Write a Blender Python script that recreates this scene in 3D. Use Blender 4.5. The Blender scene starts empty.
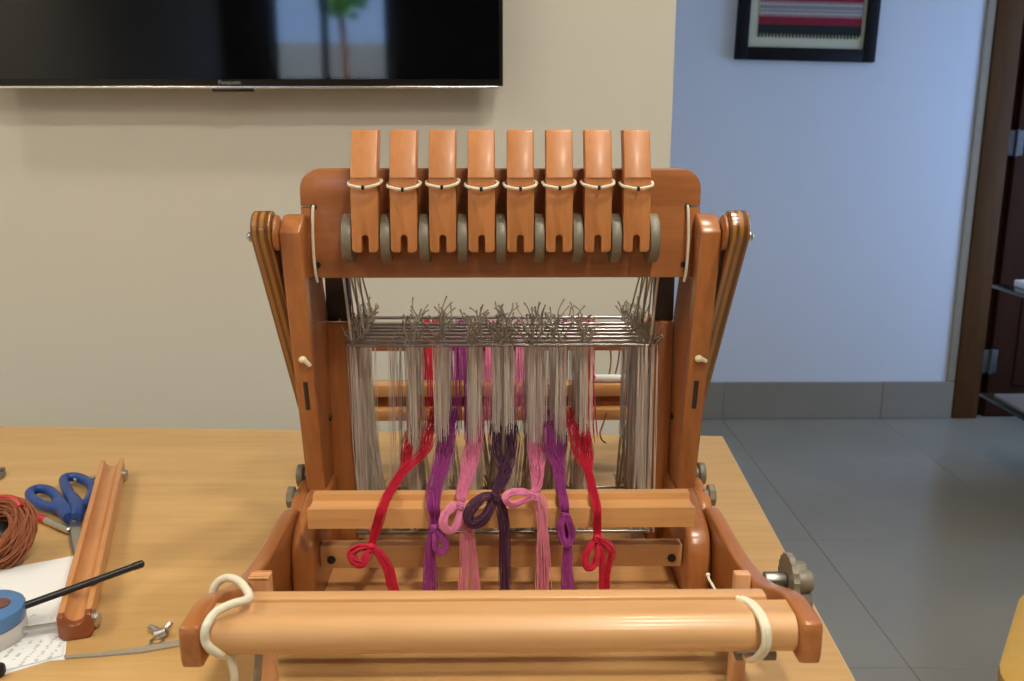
import bpy, bmesh, math, random
from mathutils import Vector, Matrix
R = math.radians
random.seed(7)
scn = bpy.context.scene
col = scn.collection

# ------------------------------------------------------------------ camera, sky, exposure
H = 0.58                      # camera height above the table top (table top is z = 0)
F, PITCH, YAW = 926.0, R(13.0), R(-0.68)
FLOOR, CEIL = -0.75, 2.05
cam_d = bpy.data.cameras.new('camera')
cam_d.sensor_width = 36.0
cam_d.lens = F / 1024 * 36
cam_d.clip_start = 0.01
cam_d.dof.use_dof = True
cam_d.dof.focus_distance = 1.15
cam_d.dof.aperture_fstop = 9.0
cam = bpy.data.objects.new('camera', cam_d)
col.objects.link(cam)
cam.location = (0, 0, H)
cam.rotation_euler = (math.pi/2 - PITCH, 0, YAW)
scn.camera = cam

vs = scn.view_settings
vs.view_transform = 'Standard'
vs.look = 'None'
vs.gamma = 1.0
vs.use_curve_mapping = False
vs.exposure = 0.0

world = bpy.data.worlds.new('sky')
scn.world = world
world.use_nodes = True
wn = world.node_tree.nodes
wbg = wn['Background']
wbg.inputs['Color'].default_value = (0.36, 0.57, 1.0, 1)
wbg.inputs['Strength'].default_value = 7.8
LAMP_W = 12.2                  # power of one ceiling downlight
LAMP_C = (1.0, 0.935, 0.79)

sun_d = bpy.data.lights.new('sun', 'SUN'); sun_d.energy = 26.0; sun_d.angle = R(0.5); sun_d.color = (1.0, 0.95, 0.85)
sun = bpy.data.objects.new('sun', sun_d); col.objects.link(sun); sun.rotation_euler = (R(-32), 0, 0)   # high sun over the roof, it lights the garden only
def portal(name, loc, rot, sx, sy):
    l = bpy.data.lights.new(name, 'AREA')
    l.shape = 'RECTANGLE'; l.size = sx; l.size_y = sy
    l.cycles.is_portal = True
    o = bpy.data.objects.new(name, l); col.objects.link(o)
    o.location = loc; o.rotation_euler = rot
RWX = 3.2                     # right wall
FWY = -5.0                    # wall behind the photographer
W2 = (2.35, 3.85, -0.25, 1.45)   # window in the right wall: y0 y1 z0 z1
W1 = (-2.15, -1.05, 0.98, 1.90)  # window behind the photographer: x0 x1 z0 z1
portal('sky_portal', (RWX+0.1, (W2[0]+W2[1])/2, (W2[2]+W2[3])/2), (0, R(90), 0), W2[3]-W2[2], W2[1]-W2[0])
portal('sky_portal', ((W1[0]+W1[1])/2, FWY-0.1, (W1[2]+W1[3])/2), (R(90), 0, 0), W1[1]-W1[0], W1[3]-W1[2])

# ------------------------------------------------------------------ measuring helpers
_m = cam.rotation_euler.to_matrix()
CR, CU, CF = _m @ Vector((1,0,0)), _m @ Vector((0,1,0)), _m @ Vector((0,0,-1))
def ray(x, y): return CF + CR*((x-512)/F) + CU*((340.5-y)/F)
def W(x, y, Y):               # point seen at (x, y) standing at distance Y
    d = ray(x, y); return Vector((0,0,H)) + d*(Y/d.y)
def G(x, y, z=0.0):           # point seen at (x, y) lying at height z
    d = ray(x, y); return Vector((0,0,H)) + d*((z-H)/d.z)

# ------------------------------------------------------------------ materials
def new_mat(name):
    m = bpy.data.materials.new(name); m.use_nodes = True
    return m, m.node_tree.nodes, m.node_tree.links, m.node_tree.nodes['Principled BSDF']
def plain(name, c, rough=0.5, metal=0.0, coat=0.0, noise=0.0, scale=40, bump=0.0, spec=0.5, trans=0.0):
    m, n, l, b = new_mat(name)
    b.inputs['Base Color'].default_value = (*c, 1)
    b.inputs['Roughness'].default_value = rough
    b.inputs['Metallic'].default_value = metal
    b.inputs['Coat Weight'].default_value = coat
    b.inputs['Coat Roughness'].default_value = 0.15
    b.inputs['Specular IOR Level'].default_value = spec
    b.inputs['Transmission Weight'].default_value = trans
    tc = n.new('ShaderNodeTexCoord')
    nz = n.new('ShaderNodeTexNoise'); nz.inputs['Scale'].default_value = scale; nz.inputs['Detail'].default_value = 4
    l.new(tc.outputs['Object'], nz.inputs['Vector'])
    if noise:
        mx = n.new('ShaderNodeMix'); mx.data_type = 'RGBA'
        mx.inputs['A'].default_value = (*[v*(1-noise) for v in c], 1)
        mx.inputs['B'].default_value = (*[min(1, v*(1+noise)) for v in c], 1)
        l.new(nz.outputs['Fac'], mx.inputs['Factor']); l.new(mx.outputs['Result'], b.inputs['Base Color'])
    if bump:
        bp = n.new('ShaderNodeBump'); bp.inputs['Strength'].default_value = bump; bp.inputs['Distance'].default_value = 0.002
        l.new(nz.outputs['Fac'], bp.inputs['Height']); l.new(bp.outputs['Normal'], b.inputs['Normal'])
    return m
def wood(name, c1, c2, axis=0, scale=14, stretch=14, rough=0.32, coat=0.35, fine=0.35, spec=0.5):
    m, n, l, b = new_mat(name)
    b.inputs['Specular IOR Level'].default_value = spec
    tc = n.new('ShaderNodeTexCoord'); oi = n.new('ShaderNodeObjectInfo')
    ad = n.new('ShaderNodeVectorMath'); ad.operation = 'ADD'
    cx = n.new('ShaderNodeCombineXYZ')
    mr = n.new('ShaderNodeMath'); mr.operation = 'MULTIPLY'; mr.inputs[1].default_value = 9.0
    l.new(oi.outputs['Random'], mr.inputs[0])
    for k in range(3): l.new(mr.outputs[0], cx.inputs[k])
    l.new(tc.outputs['Object'], ad.inputs[0]); l.new(cx.outputs[0], ad.inputs[1])
    mp = n.new('ShaderNodeMapping')
    s = [scale*1.0]*3; s[axis] = scale/stretch
    mp.inputs['Scale'].default_value = s
    l.new(ad.outputs[0], mp.inputs['Vector'])
    n1 = n.new('ShaderNodeTexNoise'); n1.inputs['Scale'].default_value = 1.0; n1.inputs['Detail'].default_value = 5; n1.inputs['Distortion'].default_value = 0.8
    n2 = n.new('ShaderNodeTexNoise'); n2.inputs['Scale'].default_value = 7.0; n2.inputs['Detail'].default_value = 3
    l.new(mp.outputs[0], n1.inputs['Vector']); l.new(mp.outputs[0], n2.inputs['Vector'])
    mxf = n.new('ShaderNodeMix'); mxf.inputs['Factor'].default_value = fine
    l.new(n1.outputs['Fac'], mxf.inputs['A']); l.new(n2.outputs['Fac'], mxf.inputs['B'])
    cr = n.new('ShaderNodeValToRGB')
    cr.color_ramp.elements[0].position = 0.33; cr.color_ramp.elements[0].color = (*c1, 1)
    cr.color_ramp.elements[1].position = 0.66; cr.color_ramp.elements[1].color = (*c2, 1)
    l.new(mxf.outputs['Result'], cr.inputs['Fac']); l.new(cr.outputs['Color'], b.inputs['Base Color'])
    b.inputs['Roughness'].default_value = rough
    b.inputs['Coat Weight'].default_value = coat; b.inputs['Coat Roughness'].default_value = 0.18
    return m
M = {}
M['wall'] = plain('cream_wall_paint', (0.72, 0.685, 0.60), 0.7, noise=0.02, scale=3, bump=0.03)
M['wall_unlit'] = plain('unlit_look_wall', (0.10, 0.095, 0.09), 0.8, noise=0.05, scale=3)  # wall tone darkened to look unlit in the screen's reflection
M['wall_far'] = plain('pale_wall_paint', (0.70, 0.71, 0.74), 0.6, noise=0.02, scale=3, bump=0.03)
M['ceiling'] = plain('ceiling_paint', (0.80, 0.80, 0.78), 0.8, noise=0.01)
M['tile'] = plain('floor_tile', (0.315, 0.278, 0.210), 0.20, noise=0.12, scale=2.2, spec=0.34)
M['grout'] = plain('grout', (0.24, 0.22, 0.18), 0.8, noise=0.1)
M['skirt'] = plain('skirting_tile', (0.285, 0.25, 0.195), 0.35, noise=0.12, scale=5)
M['loom'] = wood('lacquered_orange_wood', (0.29, 0.094, 0.024), (0.45, 0.165, 0.048), axis=2, scale=22, stretch=9, coat=0.3)
M['loomy'] = wood('lacquered_orange_wood_long', (0.30, 0.098, 0.025), (0.46, 0.172, 0.050), axis=1, scale=20, stretch=10, coat=0.35)
M['loomx'] = wood('lacquered_orange_board', (0.31, 0.105, 0.030), (0.47, 0.172, 0.055), axis=0, scale=22, stretch=9, coat=0.3)
M['lever'] = wood('lever_wood', (0.44, 0.160, 0.045), (0.60, 0.235, 0.075), axis=2, scale=20, stretch=10, rough=0.42, coat=0.12)
M['pale'] = wood('pale_beam_wood', (0.55, 0.285, 0.115), (0.65, 0.36, 0.158), axis=0, scale=24, stretch=12, rough=0.4, coat=0.22)
M['palez'] = wood('pale_upright_wood', (0.56, 0.27, 0.12), (0.72, 0.38, 0.19), axis=2, scale=24, stretch=12, coat=0.3)
M['shelf'] = wood('honey_wood', (0.56, 0.26, 0.085), (0.70, 0.36, 0.14), axis=0, scale=26, stretch=14, coat=0.3)
M['channel'] = wood('channel_wood', (0.50, 0.20, 0.065), (0.62, 0.28, 0.10), axis=1, scale=24, stretch=12, coat=0.3)
M['endgrain'] = plain('dark_end_grain', (0.24, 0.06, 0.018), 0.35, coat=0.4, noise=0.15, scale=60)
M['table'] = wood('beech_table_laminate', (0.53, 0.305, 0.108), (0.645, 0.392, 0.153), axis=0, scale=13, stretch=11, rough=0.38, coat=0.15, fine=0.45)
M['edge'] = plain('table_edge_band', (0.62, 0.42, 0.20), 0.4, noise=0.06)
M['bar'] = plain('bar_steel', (0.36, 0.34, 0.32), 0.32, 1.0, noise=0.08)
M['steel'] = plain('steel', (0.62, 0.60, 0.57), 0.28, 1.0, noise=0.05)
M['darksteel'] = plain('dull_steel', (0.30, 0.29, 0.27), 0.38, 1.0, noise=0.1)
M['greyplastic'] = plain('taupe_plastic', (0.205, 0.175, 0.125), 0.42, noise=0.05)
M['hinge'] = plain('tarnished_hinge', (0.10, 0.10, 0.095), 0.6, 0.6, noise=0.4, scale=90)
M['black'] = plain('black_plastic', (0.012, 0.012, 0.014), 0.4, noise=0.1)
M['cord'] = plain('ivory_cord', (0.72, 0.66, 0.50), 0.8, noise=0.12, scale=200, bump=0.3)
M['ivory'] = plain('ivory_nylon', (0.80, 0.70, 0.46), 0.45, noise=0.05)
def streak(name, c1, c2):
    m, n, l, b = new_mat(name)
    tc = n.new('ShaderNodeTexCoord'); mp = n.new('ShaderNodeMapping'); mp.inputs['Scale'].default_value = (520, 520, 4)
    nz = n.new('ShaderNodeTexNoise'); nz.inputs['Scale'].default_value = 1.0; nz.inputs['Detail'].default_value = 2
    cr = n.new('ShaderNodeValToRGB'); cr.color_ramp.elements[0].position = 0.38; cr.color_ramp.elements[1].position = 0.62
    cr.color_ramp.elements[0].color = (*c1, 1); cr.color_ramp.elements[1].color = (*c2, 1)
    l.new(tc.outputs['Object'], mp.inputs['Vector']); l.new(mp.outputs[0], nz.inputs['Vector']); l.new(nz.outputs['Fac'], cr.inputs['Fac'])
    l.new(cr.outputs['Color'], b.inputs['Base Color']); b.inputs['Roughness'].default_value = 0.85
    return m
M['heddle'] = streak('grey_heddle_cord', (0.46, 0.375, 0.29), (0.82, 0.72, 0.61))
M['tuft'] = plain('grey_heddle_tip', (0.33, 0.275, 0.20), 0.85, noise=0.2, scale=120)
M['greycord'] = plain('grey_cord', (0.33, 0.28, 0.21), 0.85, noise=0.15, scale=120)
M['dark_brown'] = plain('plain_dark_brown', (0.030, 0.018, 0.014), 0.4, noise=0.1)
M['red'] = plain('crimson_yarn', (0.62, 0.010, 0.045), 0.75, noise=0.22, scale=150)
M['purple'] = plain('purple_yarn', (0.36, 0.045, 0.26), 0.7, noise=0.22, scale=150)
M['pink'] = plain('pink_yarn', (0.80, 0.25, 0.42), 0.75, noise=0.18, scale=150)
M['rose'] = plain('rose_yarn', (0.76, 0.24, 0.33), 0.75, noise=0.18, scale=150)
M['plum'] = plain('plum_yarn', (0.085, 0.022, 0.060), 0.75, noise=0.25, scale=150)
M['rust'] = plain('rust_brown_yarn', (0.31, 0.098, 0.040), 0.85, noise=0.25, scale=90)
M['redplastic'] = plain('red_plastic', (0.45, 0.02, 0.02), 0.4, noise=0.05)
M['blue'] = plain('blue_handle_plastic', (0.012, 0.055, 0.24), 0.4, noise=0.05)
M['tapeblue'] = plain('mid_blue_plastic', (0.085, 0.20, 0.42), 0.4, noise=0.05)
M['tapegrey'] = plain('pale_grey_plastic', (0.55, 0.53, 0.50), 0.4, noise=0.05)
M['tapebrown'] = plain('brown_label', (0.16, 0.06, 0.045), 0.5, noise=0.1)
M['white'] = plain('white_paper', (0.80, 0.80, 0.80), 0.7, noise=0.02)
M['doorframe'] = wood('dark_frame_wood', (0.082, 0.033, 0.009), (0.112, 0.048, 0.016), axis=2, scale=16, stretch=10, rough=0.6, coat=0.0, spec=0.12)
M['door'] = wood('dark_door_wood', (0.038, 0.013, 0.007), (0.058, 0.021, 0.011), axis=2, scale=14, stretch=10, rough=0.6, coat=0.0, spec=0.12)
M['plaster'] = plain('beige_plaster', (0.34, 0.27, 0.19), 0.8, noise=0.12, scale=30)
M['frameblack'] = plain('black_picture_frame', (0.006, 0.005, 0.006), 0.55, noise=0.1, spec=0.2)
M['mat'] = plain('cream_mount', (0.62, 0.58, 0.40), 0.7, noise=0.03)
M['wovenred'] = plain('woven_red', (0.26, 0.010, 0.026), 0.9, noise=0.3, scale=220)
M['wovenblack'] = plain('woven_black', (0.012, 0.018, 0.014), 0.9, noise=0.3, scale=220)
M['wovengrey'] = plain('woven_grey', (0.27, 0.24, 0.22), 0.9, noise=0.3, scale=220)
M['wovenwhite'] = plain('woven_white', (0.50, 0.44, 0.40), 0.9, noise=0.2, scale=220)
M['screen'] = plain('black_glass_screen', (0.002, 0.002, 0.0025), 0.045, spec=0.62, noise=0.05)
M['bezel'] = plain('black_bezel', (0.006, 0.006, 0.006), 0.3, noise=0.05)
M['silver'] = plain('silver_trim', (0.85, 0.83, 0.80), 0.25, 1.0, noise=0.02)
M['logo'] = plain('grey_lettering', (0.34, 0.34, 0.34), 0.4, noise=0.02)
M['yellow'] = plain('mustard_upholstery', (0.62, 0.36, 0.075), 0.75, noise=0.08, scale=80, bump=0.1)
M['foliage'] = plain('green_leaf', (0.15, 0.46, 0.04), 0.6, noise=0.4, scale=4)
M['concrete'] = plain('outdoor_concrete', (0.35, 0.36, 0.33), 0.9, noise=0.1, scale=2)
def glass(name, c):
    m, n, l, b = new_mat(name)
    b.inputs['Base Color'].default_value = (*c, 1); b.inputs['Roughness'].default_value = 0.02
    b.inputs['Transmission Weight'].default_value = 1.0; b.inputs['IOR'].default_value = 1.45
    return m
def pane_mat():
    m, n, l, b = new_mat('window_glass')
    tr = n.new('ShaderNodeBsdfTransparent'); gl = n.new('ShaderNodeBsdfGlossy'); gl.inputs['Roughness'].default_value = 0.02
    mx = n.new('ShaderNodeMixShader'); mx.inputs[0].default_value = 0.05
    l.new(tr.outputs[0], mx.inputs[1]); l.new(gl.outputs[0], mx.inputs[2]); l.new(mx.outputs[0], n['Material Output'].inputs['Surface'])
    return m
M['pane'] = pane_mat()
M['greenglass'] = plain('smoked_green_glass', (0.016, 0.028, 0.024), 0.08, noise=0.05, spec=0.5)
def ply_mat():
    m, n, l, b = new_mat('laminated_ply_edge')
    tc = n.new('ShaderNodeTexCoord'); sp = n.new('ShaderNodeSeparateXYZ'); l.new(tc.outputs['Object'], sp.inputs[0])
    mu = n.new('ShaderNodeMath'); mu.operation = 'MULTIPLY_ADD'; mu.inputs[1].default_value = 1/0.0262; mu.inputs[2].default_value = 0.5
    l.new(sp.outputs['X'], mu.inputs[0])
    cr = n.new('ShaderNodeValToRGB'); cr.color_ramp.interpolation = 'EASE'
    e = cr.color_ramp.elements
    D, L = (0.15, 0.048, 0.009, 1), (0.38, 0.17, 0.038, 1)
    stops = [(0.0, D), (0.14, D), (0.2, L), (0.3, L), (0.36, D), (0.44, D), (0.5, L), (0.6, L), (0.68, D), (0.8, D), (0.86, L), (0.95, D)]
    e[0].position, e[0].color = stops[0]; e[1].position, e[1].color = stops[-1]
    for p, c in stops[1:-1]:
        q = e.new(p); q.color = c
    l.new(mu.outputs[0], cr.inputs['Fac']); l.new(cr.outputs['Color'], b.inputs['Base Color'])
    b.inputs['Roughness'].default_value = 0.25; b.inputs['Coat Weight'].default_value = 0.6; b.inputs['Coat Roughness'].default_value = 0.12
    return m
M['ply'] = ply_mat()
def print_mat():
    m, n, l, b = new_mat('printed_paper')
    tc = n.new('ShaderNodeTexCoord'); mp = n.new('ShaderNodeMapping'); mp.inputs['Scale'].default_value = (90, 230, 1)
    l.new(tc.outputs['Object'], mp.inputs['Vector'])
    sp = n.new('ShaderNodeSeparateXYZ'); l.new(tc.outputs['Object'], sp.inputs[0])
    ms = n.new('ShaderNodeMath'); ms.operation = 'MULTIPLY'; ms.inputs[1].default_value = 2*math.pi/0.0125
    sn = n.new('ShaderNodeMath'); sn.operation = 'SINE'; gt = n.new('ShaderNodeMath'); gt.operation = 'GREATER_THAN'; gt.inputs[1].default_value = 0.45
    l.new(sp.outputs['X'], ms.inputs[0]); l.new(ms.outputs[0], sn.inputs[0]); l.new(sn.outputs[0], gt.inputs[0])
    nz = n.new('ShaderNodeTexNoise'); nz.inputs['Scale'].default_value = 1; l.new(mp.outputs[0], nz.inputs['Vector'])
    g2 = n.new('ShaderNodeMath'); g2.operation = 'GREATER_THAN'; g2.inputs[1].default_value = 0.5; l.new(nz.outputs['Fac'], g2.inputs[0])
    nb = n.new('ShaderNodeTexNoise'); nb.inputs['Scale'].default_value = 16; l.new(tc.outputs['Object'], nb.inputs['Vector'])
    g3 = n.new('ShaderNodeMath'); g3.operation = 'GREATER_THAN'; g3.inputs[1].default_value = 0.52; l.new(nb.outputs['Fac'], g3.inputs[0])
    m1 = n.new('ShaderNodeMath'); m1.operation = 'MULTIPLY'; m2 = n.new('ShaderNodeMath'); m2.operation = 'MULTIPLY'
    l.new(gt.outputs[0], m1.inputs[0]); l.new(g2.outputs[0], m1.inputs[1]); l.new(m1.outputs[0], m2.inputs[0]); l.new(g3.outputs[0], m2.inputs[1])
    mx = n.new('ShaderNodeMix'); mx.data_type = 'RGBA'; mx.inputs['A'].default_value = (0.80, 0.80, 0.81, 1); mx.inputs['B'].default_value = (0.50, 0.50, 0.52, 1)
    l.new(m2.outputs[0], mx.inputs['Factor']); l.new(mx.outputs['Result'], b.inputs['Base Color'])
    b.inputs['Roughness'].default_value = 0.7
    return m
M['print'] = print_mat()
def lamp_mat():
    m, n, l, b = new_mat('lamp_diffuser')
    b.inputs['Base Color'].default_value = (0.9, 0.9, 0.85, 1)
    b.inputs['Emission Color'].default_value = (*LAMP_C, 1); b.inputs['Emission Strength'].default_value = 12
    return m
M['lamp'] = lamp_mat()

# ------------------------------------------------------------------ mesh helpers (all coordinates are world metres)
POS = {}
def thing(name, loc, label, cat, group=None):
    o = bpy.data.objects.new(name, None); col.objects.link(o)
    o.empty_display_size = 0.05
    o.location = loc; POS[o.name] = Vector(loc)
    o['label'] = label; o['category'] = cat
    if group: o['group'] = group
    return o
def tag(o, label=None, cat=None, group=None, kind=None):
    if label: o['label'] = label
    if cat: o['category'] = cat
    if group: o['group'] = group
    if kind: o['kind'] = kind
    return o
def obj(name, bm, mat, parent=None, smooth=True, origin=None, label=None):
    if isinstance(mat, str): mat = M[mat]
    bm.normal_update()
    vv = [v.co for v in bm.verts]
    lo = Vector([min(v[k] for v in vv) for k in range(3)]); hi = Vector([max(v[k] for v in vv) for k in range(3)])
    c = origin if origin is not None else (lo+hi)/2
    bmesh.ops.translate(bm, verts=bm.verts, vec=-Vector(c))
    if smooth:
        for f in bm.faces: f.smooth = True
        for e in bm.edges:
            if len(e.link_faces) == 2 and e.calc_face_angle(0) > R(38): e.smooth = False
    me = bpy.data.meshes.new(name); bm.to_mesh(me); bm.free()
    me.materials.append(mat)
    o = bpy.data.objects.new(name, me); col.objects.link(o)
    return place(o, Vector(c), parent, label)
def place(o, c, parent=None, label=None):
    POS[o.name] = c
    if parent is not None:
        o.parent = parent; o.location = c - POS[parent.name]
    else: o.location = c
    if label: o['label'] = label
    return o
def clone(src, c, parent=None):
    o = src.copy(); col.objects.link(o); o.parent = None
    return place(o, Vector(c), parent)
def B(): return bmesh.new()
def box(bm, x0, x1, y0, y1, z0, z1, bev=0.0, seg=2):
    r = bmesh.ops.create_cube(bm, size=1)
    vs = r['verts']
    for v in vs:
        v.co = Vector(((x0+x1)/2 + v.co.x*(x1-x0), (y0+y1)/2 + v.co.y*(y1-y0), (z0+z1)/2 + v.co.z*(z1-z0)))
    if bev:
        es = list({e for v in vs for e in v.link_edges})
        bmesh.ops.bevel(bm, geom=es, offset=bev, segments=seg, profile=0.5, affect='EDGES')
    return bm
def prism(bm, pts, axis, a0, a1, bev=0.0, seg=2):
    """closed outline pts (2D) extruded along axis: 'x' -> (y,z), 'y' -> (x,z), 'z' -> (x,y)"""
    def mk(p, a):
        return {'x': (a, p[0], p[1]), 'y': (p[0], a, p[1]), 'z': (p[0], p[1], a)}[axis]
    v0 = [bm.verts.new(mk(p, a0)) for p in pts]; v1 = [bm.verts.new(mk(p, a1)) for p in pts]
    n = len(pts); fs = []
    for i in range(n):
        j = (i+1) % n; fs.append(bm.faces.new((v0[i], v0[j], v1[j], v1[i])))
    c0 = bm.faces.new(v0[::-1]); c1 = bm.faces.new(v1)
    fs += [c0, c1]
    bmesh.ops.recalc_face_normals(bm, faces=fs)
    if bev:
        es = list({e for f in (c0, c1) for e in f.edges})
        bmesh.ops.bevel(bm, geom=es, offset=bev, segments=seg, profile=0.5, affect='EDGES')
    return bm
def tube(bm, pts, r, sides=6, caps=True, closed=False):
    pts = [Vector(p) for p in pts]; n = len(pts)
    rr = r if isinstance(r, (list, tuple)) else [r]*n
    T = []
    for i in range(n):
        if closed: t = pts[(i+1) % n] - pts[i-1]
        else: t = pts[min(i+1, n-1)] - pts[max(i-1, 0)]
        T.append(t.normalized() if t.length > 1e-9 else Vector((0, 0, 1)))
    up = Vector((0, 0, 1)) if abs(T[0].z) < 0.9 else Vector((0, 1, 0))
    a = (up - T[0]*up.dot(T[0])).normalized()
    rings = []
    for i in range(n):
        a = (a - T[i]*a.dot(T[i])); a = a.normalized() if a.length > 1e-6 else T[i].orthogonal().normalized()
        b = T[i].cross(a)
        rings.append([bm.verts.new(pts[i] + (a*math.cos(2*math.pi*k/sides) + b*math.sin(2*math.pi*k/sides))*rr[i]) for k in range(sides)])
    m = n if closed else n-1
    for i in range(m):
        A, C = rings[i], rings[(i+1) % n]
        for k in range(sides):
            q = (k+1) % sides
            bm.faces.new((A[k], A[q], C[q], C[k]))
    if caps and not closed:
        bm.faces.new(rings[0][::-1]); bm.faces.new(rings[-1])
    return bm
def rod(bm, p, q, r, sides=16): return tube(bm, [p, q], r, sides)
def disc(bm, c, axis, r, h, sides=24, bev=0.0):
    """cylinder centred at c, along axis letter, with softened rims"""
    d = {'x': Vector((1,0,0)), 'y': Vector((0,1,0)), 'z': Vector((0,0,1))}[axis]; c = Vector(c)
    if not bev: return tube(bm, [c-d*h/2, c+d*h/2], r, sides)
    return tube(bm, [c-d*h/2, c-d*(h/2-bev*0.3), c-d*(h/2-bev), c+d*(h/2-bev), c+d*(h/2-bev*0.3), c+d*h/2], [r-bev, r-bev*0.3, r, r, r-bev*0.3, r-bev], sides)
def ball(bm, c, r, sx=1, sy=1, sz=1, u=14, v=9):
    rr = bmesh.ops.create_uvsphere(bm, u_segments=u, v_segments=v, radius=r)
    for w in rr['verts']: w.co = Vector((w.co.x*sx, w.co.y*sy, w.co.z*sz)) + Vector(c)
    return bm
def cat(pts, n=6, closed=False):
    """Catmull-Rom through pts"""
    P = [Vector(p) for p in pts]; k = len(P); out = []
    rng = range(k) if closed else range(k-1)
    for i in rng:
        if closed: p0, p1, p2, p3 = P[i-1], P[i], P[(i+1) % k], P[(i+2) % k]
        else: p0, p1, p2, p3 = P[max(i-1, 0)], P[i], P[i+1], P[min(i+2, k-1)]
        for j in range(n):
            t = j/n; t2 = t*t; t3 = t2*t
            out.append(0.5*((2*p1) + (p2-p0)*t + (2*p0-5*p1+4*p2-p3)*t2 + (-p0+3*p1-3*p2+p3)*t3))
    if not closed: out.append(P[-1])
    return out
def catf(vals, n):
    out = []
    for i in range(len(vals)-1):
        for j in range(n): out.append(vals[i]+(vals[i+1]-vals[i])*j/n)
    return out+[vals[-1]]
def arc(cx, cy, r, a0, a1, n):
    return [(cx+r*math.cos(R(a0+(a1-a0)*i/n)), cy+r*math.sin(R(a0+(a1-a0)*i/n))) for i in range(n+1)]
def rotz(bm, ang, c):
    bmesh.ops.rotate(bm, verts=bm.verts, cent=Vector(c), matrix=Matrix.Rotation(ang, 3, 'Z')); return bm
def struct(name, bm, mat, label, cat_, parent=None):
    o = obj(name, bm, mat, parent)
    if parent is None: tag(o, label, cat_, kind='structure')
    return o

# ------------------------------------------------------------------ the room
LWX, WY, FY, CX = -2.6, 2.15, 4.13, 0.387     # left wall, TV wall, far wall, outer corner of the TV wall
floor = struct('floor', box(B(), LWX-.1, RWX+.1, FWY-.1, FY+.1, FLOOR-0.1, FLOOR-0.0025), 'grout', 'polished dark grey tiled floor', 'floor')
TS = 0.74
tile_src = None
ix0, iy0 = 1.03, 3.56
for i in range(-5, 4):
    for j in range(-12, 2):
        x0, x1 = ix0+i*TS, ix0+(i+1)*TS; y0, y1 = iy0+(j-1)*TS, iy0+j*TS
        x0c, x1c, y0c, y1c = max(x0, LWX), min(x1, RWX), max(y0, FWY), min(y1, FY)
        if x1c-x0c < 0.03 or y1c-y0c < 0.03: continue
        g = 0.0006
        full = (x0c == x0 and x1c == x1 and y0c == y0 and y1c == y1)
        if full and tile_src is not None:
            clone(tile_src, ((x0+x1)/2, (y0+y1)/2, FLOOR-0.004), floor)
        else:
            t = obj('tile', box(B(), x0c+g, x1c-g, y0c+g, y1c-g, FLOOR-0.008, FLOOR, 0.0008, 1), 'tile', floor)
            if full: tile_src = t
struct('ceiling', box(B(), LWX-.1, RWX+.1, FWY-.1, FY+.1, CEIL, CEIL+0.1), 'ceiling', 'plain white ceiling', 'ceiling')
struct('wall_back', box(B(), LWX-.1, CX, WY, WY+0.15, FLOOR, CEIL), 'wall', 'cream painted wall carrying the television', 'wall')
struct('wall_return', box(B(), CX-0.15, CX-0.001, WY+0.15, FY+.1, FLOOR, CEIL), 'wall', 'short return of the cream wall', 'wall')
struct('wall_left', box(B(), LWX-.1, LWX, FWY-.1, WY, FLOOR, CEIL), 'wall', 'cream wall on the left of the room', 'wall')
# far wall with the door opening
DX0, DX1, DZ = 2.106, 3.05, 1.40
bm = B()
box(bm, CX-.001, DX0, FY, FY+0.12, FLOOR, CEIL); box(bm, DX1, RWX+.1, FY, FY+0.12, FLOOR, CEIL); box(bm, DX0, DX1, FY, FY+0.12, DZ, CEIL)
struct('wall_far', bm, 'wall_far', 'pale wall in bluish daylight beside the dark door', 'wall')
def wall_with_window(name, axis, pos0, pos1, a0, a1, w, label, mat='wall'):
    bm = B()
    def bb(p0, p1, z0, z1):
        if axis == 'x': box(bm, pos0, pos1, p0, p1, z0, z1)
        else: box(bm, p0, p1, pos0, pos1, z0, z1)
    bb(a0, w[0], FLOOR, CEIL); bb(w[1], a1, FLOOR, CEIL); bb(w[0], w[1], FLOOR, w[2]); bb(w[0], w[1], w[3], CEIL)
    return struct(name, bm, mat, label, 'wall')
wall_with_window('wall_right', 'x', RWX, RWX+0.1, FWY-.1, FY, W2, 'pale wall on the right with a wide window')
wall_with_window('wall_front', 'y', FWY-0.1, FWY, LWX, RWX, W1, 'wall behind the viewer, coloured dark as if unlit, with a small window', 'wall_unlit')
# windows
def window(name, axis, pos, w, nm, label):
    root = thing(name, (0, 0, 0), label, 'window'); root['kind'] = 'structure'
    bm = B(); t = 0.045
    def bb(b, p0, p1, z0, z1, d0=-0.03, d1=0.03):
        if axis == 'x': box(b, pos+d0, pos+d1, p0, p1, z0, z1)
        else: box(b, p0, p1, pos+d0, pos+d1, z0, z1)
    bb(bm, w[0], w[0]+t, w[2], w[3]); bb(bm, w[1]-t, w[1], w[2], w[3]); bb(bm, w[0]+t, w[1]-t, w[2], w[2]+t); bb(bm, w[0]+t, w[1]-t, w[3]-t, w[3])
    obj('window_frame', bm, 'bezel', root)
    for k in nm:
        b = B(); bb(b, k-0.035, k+0.035, w[2]+t, w[3]-t, -0.025, 0.025); obj('mullion', b, 'bezel', root)
    ed = [w[0]+t]+[q for k in nm for q in (k-0.035, k+0.035)]+[w[1]-t]
    for a, b_ in zip(ed[::2], ed[1::2]):
        b = B(); bb(b, a, b_, w[2]+t, w[3]-t, -0.003, 0.003); obj('pane', b, 'pane', root)
window('window_1', 'y', FWY-0.06, W1, [-1.66], 'small dark-framed window behind the viewer')
window('window_2', 'x', RWX+0.05, W2, [2.85, 3.35], 'wide dark-framed window in the right wall')
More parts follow.
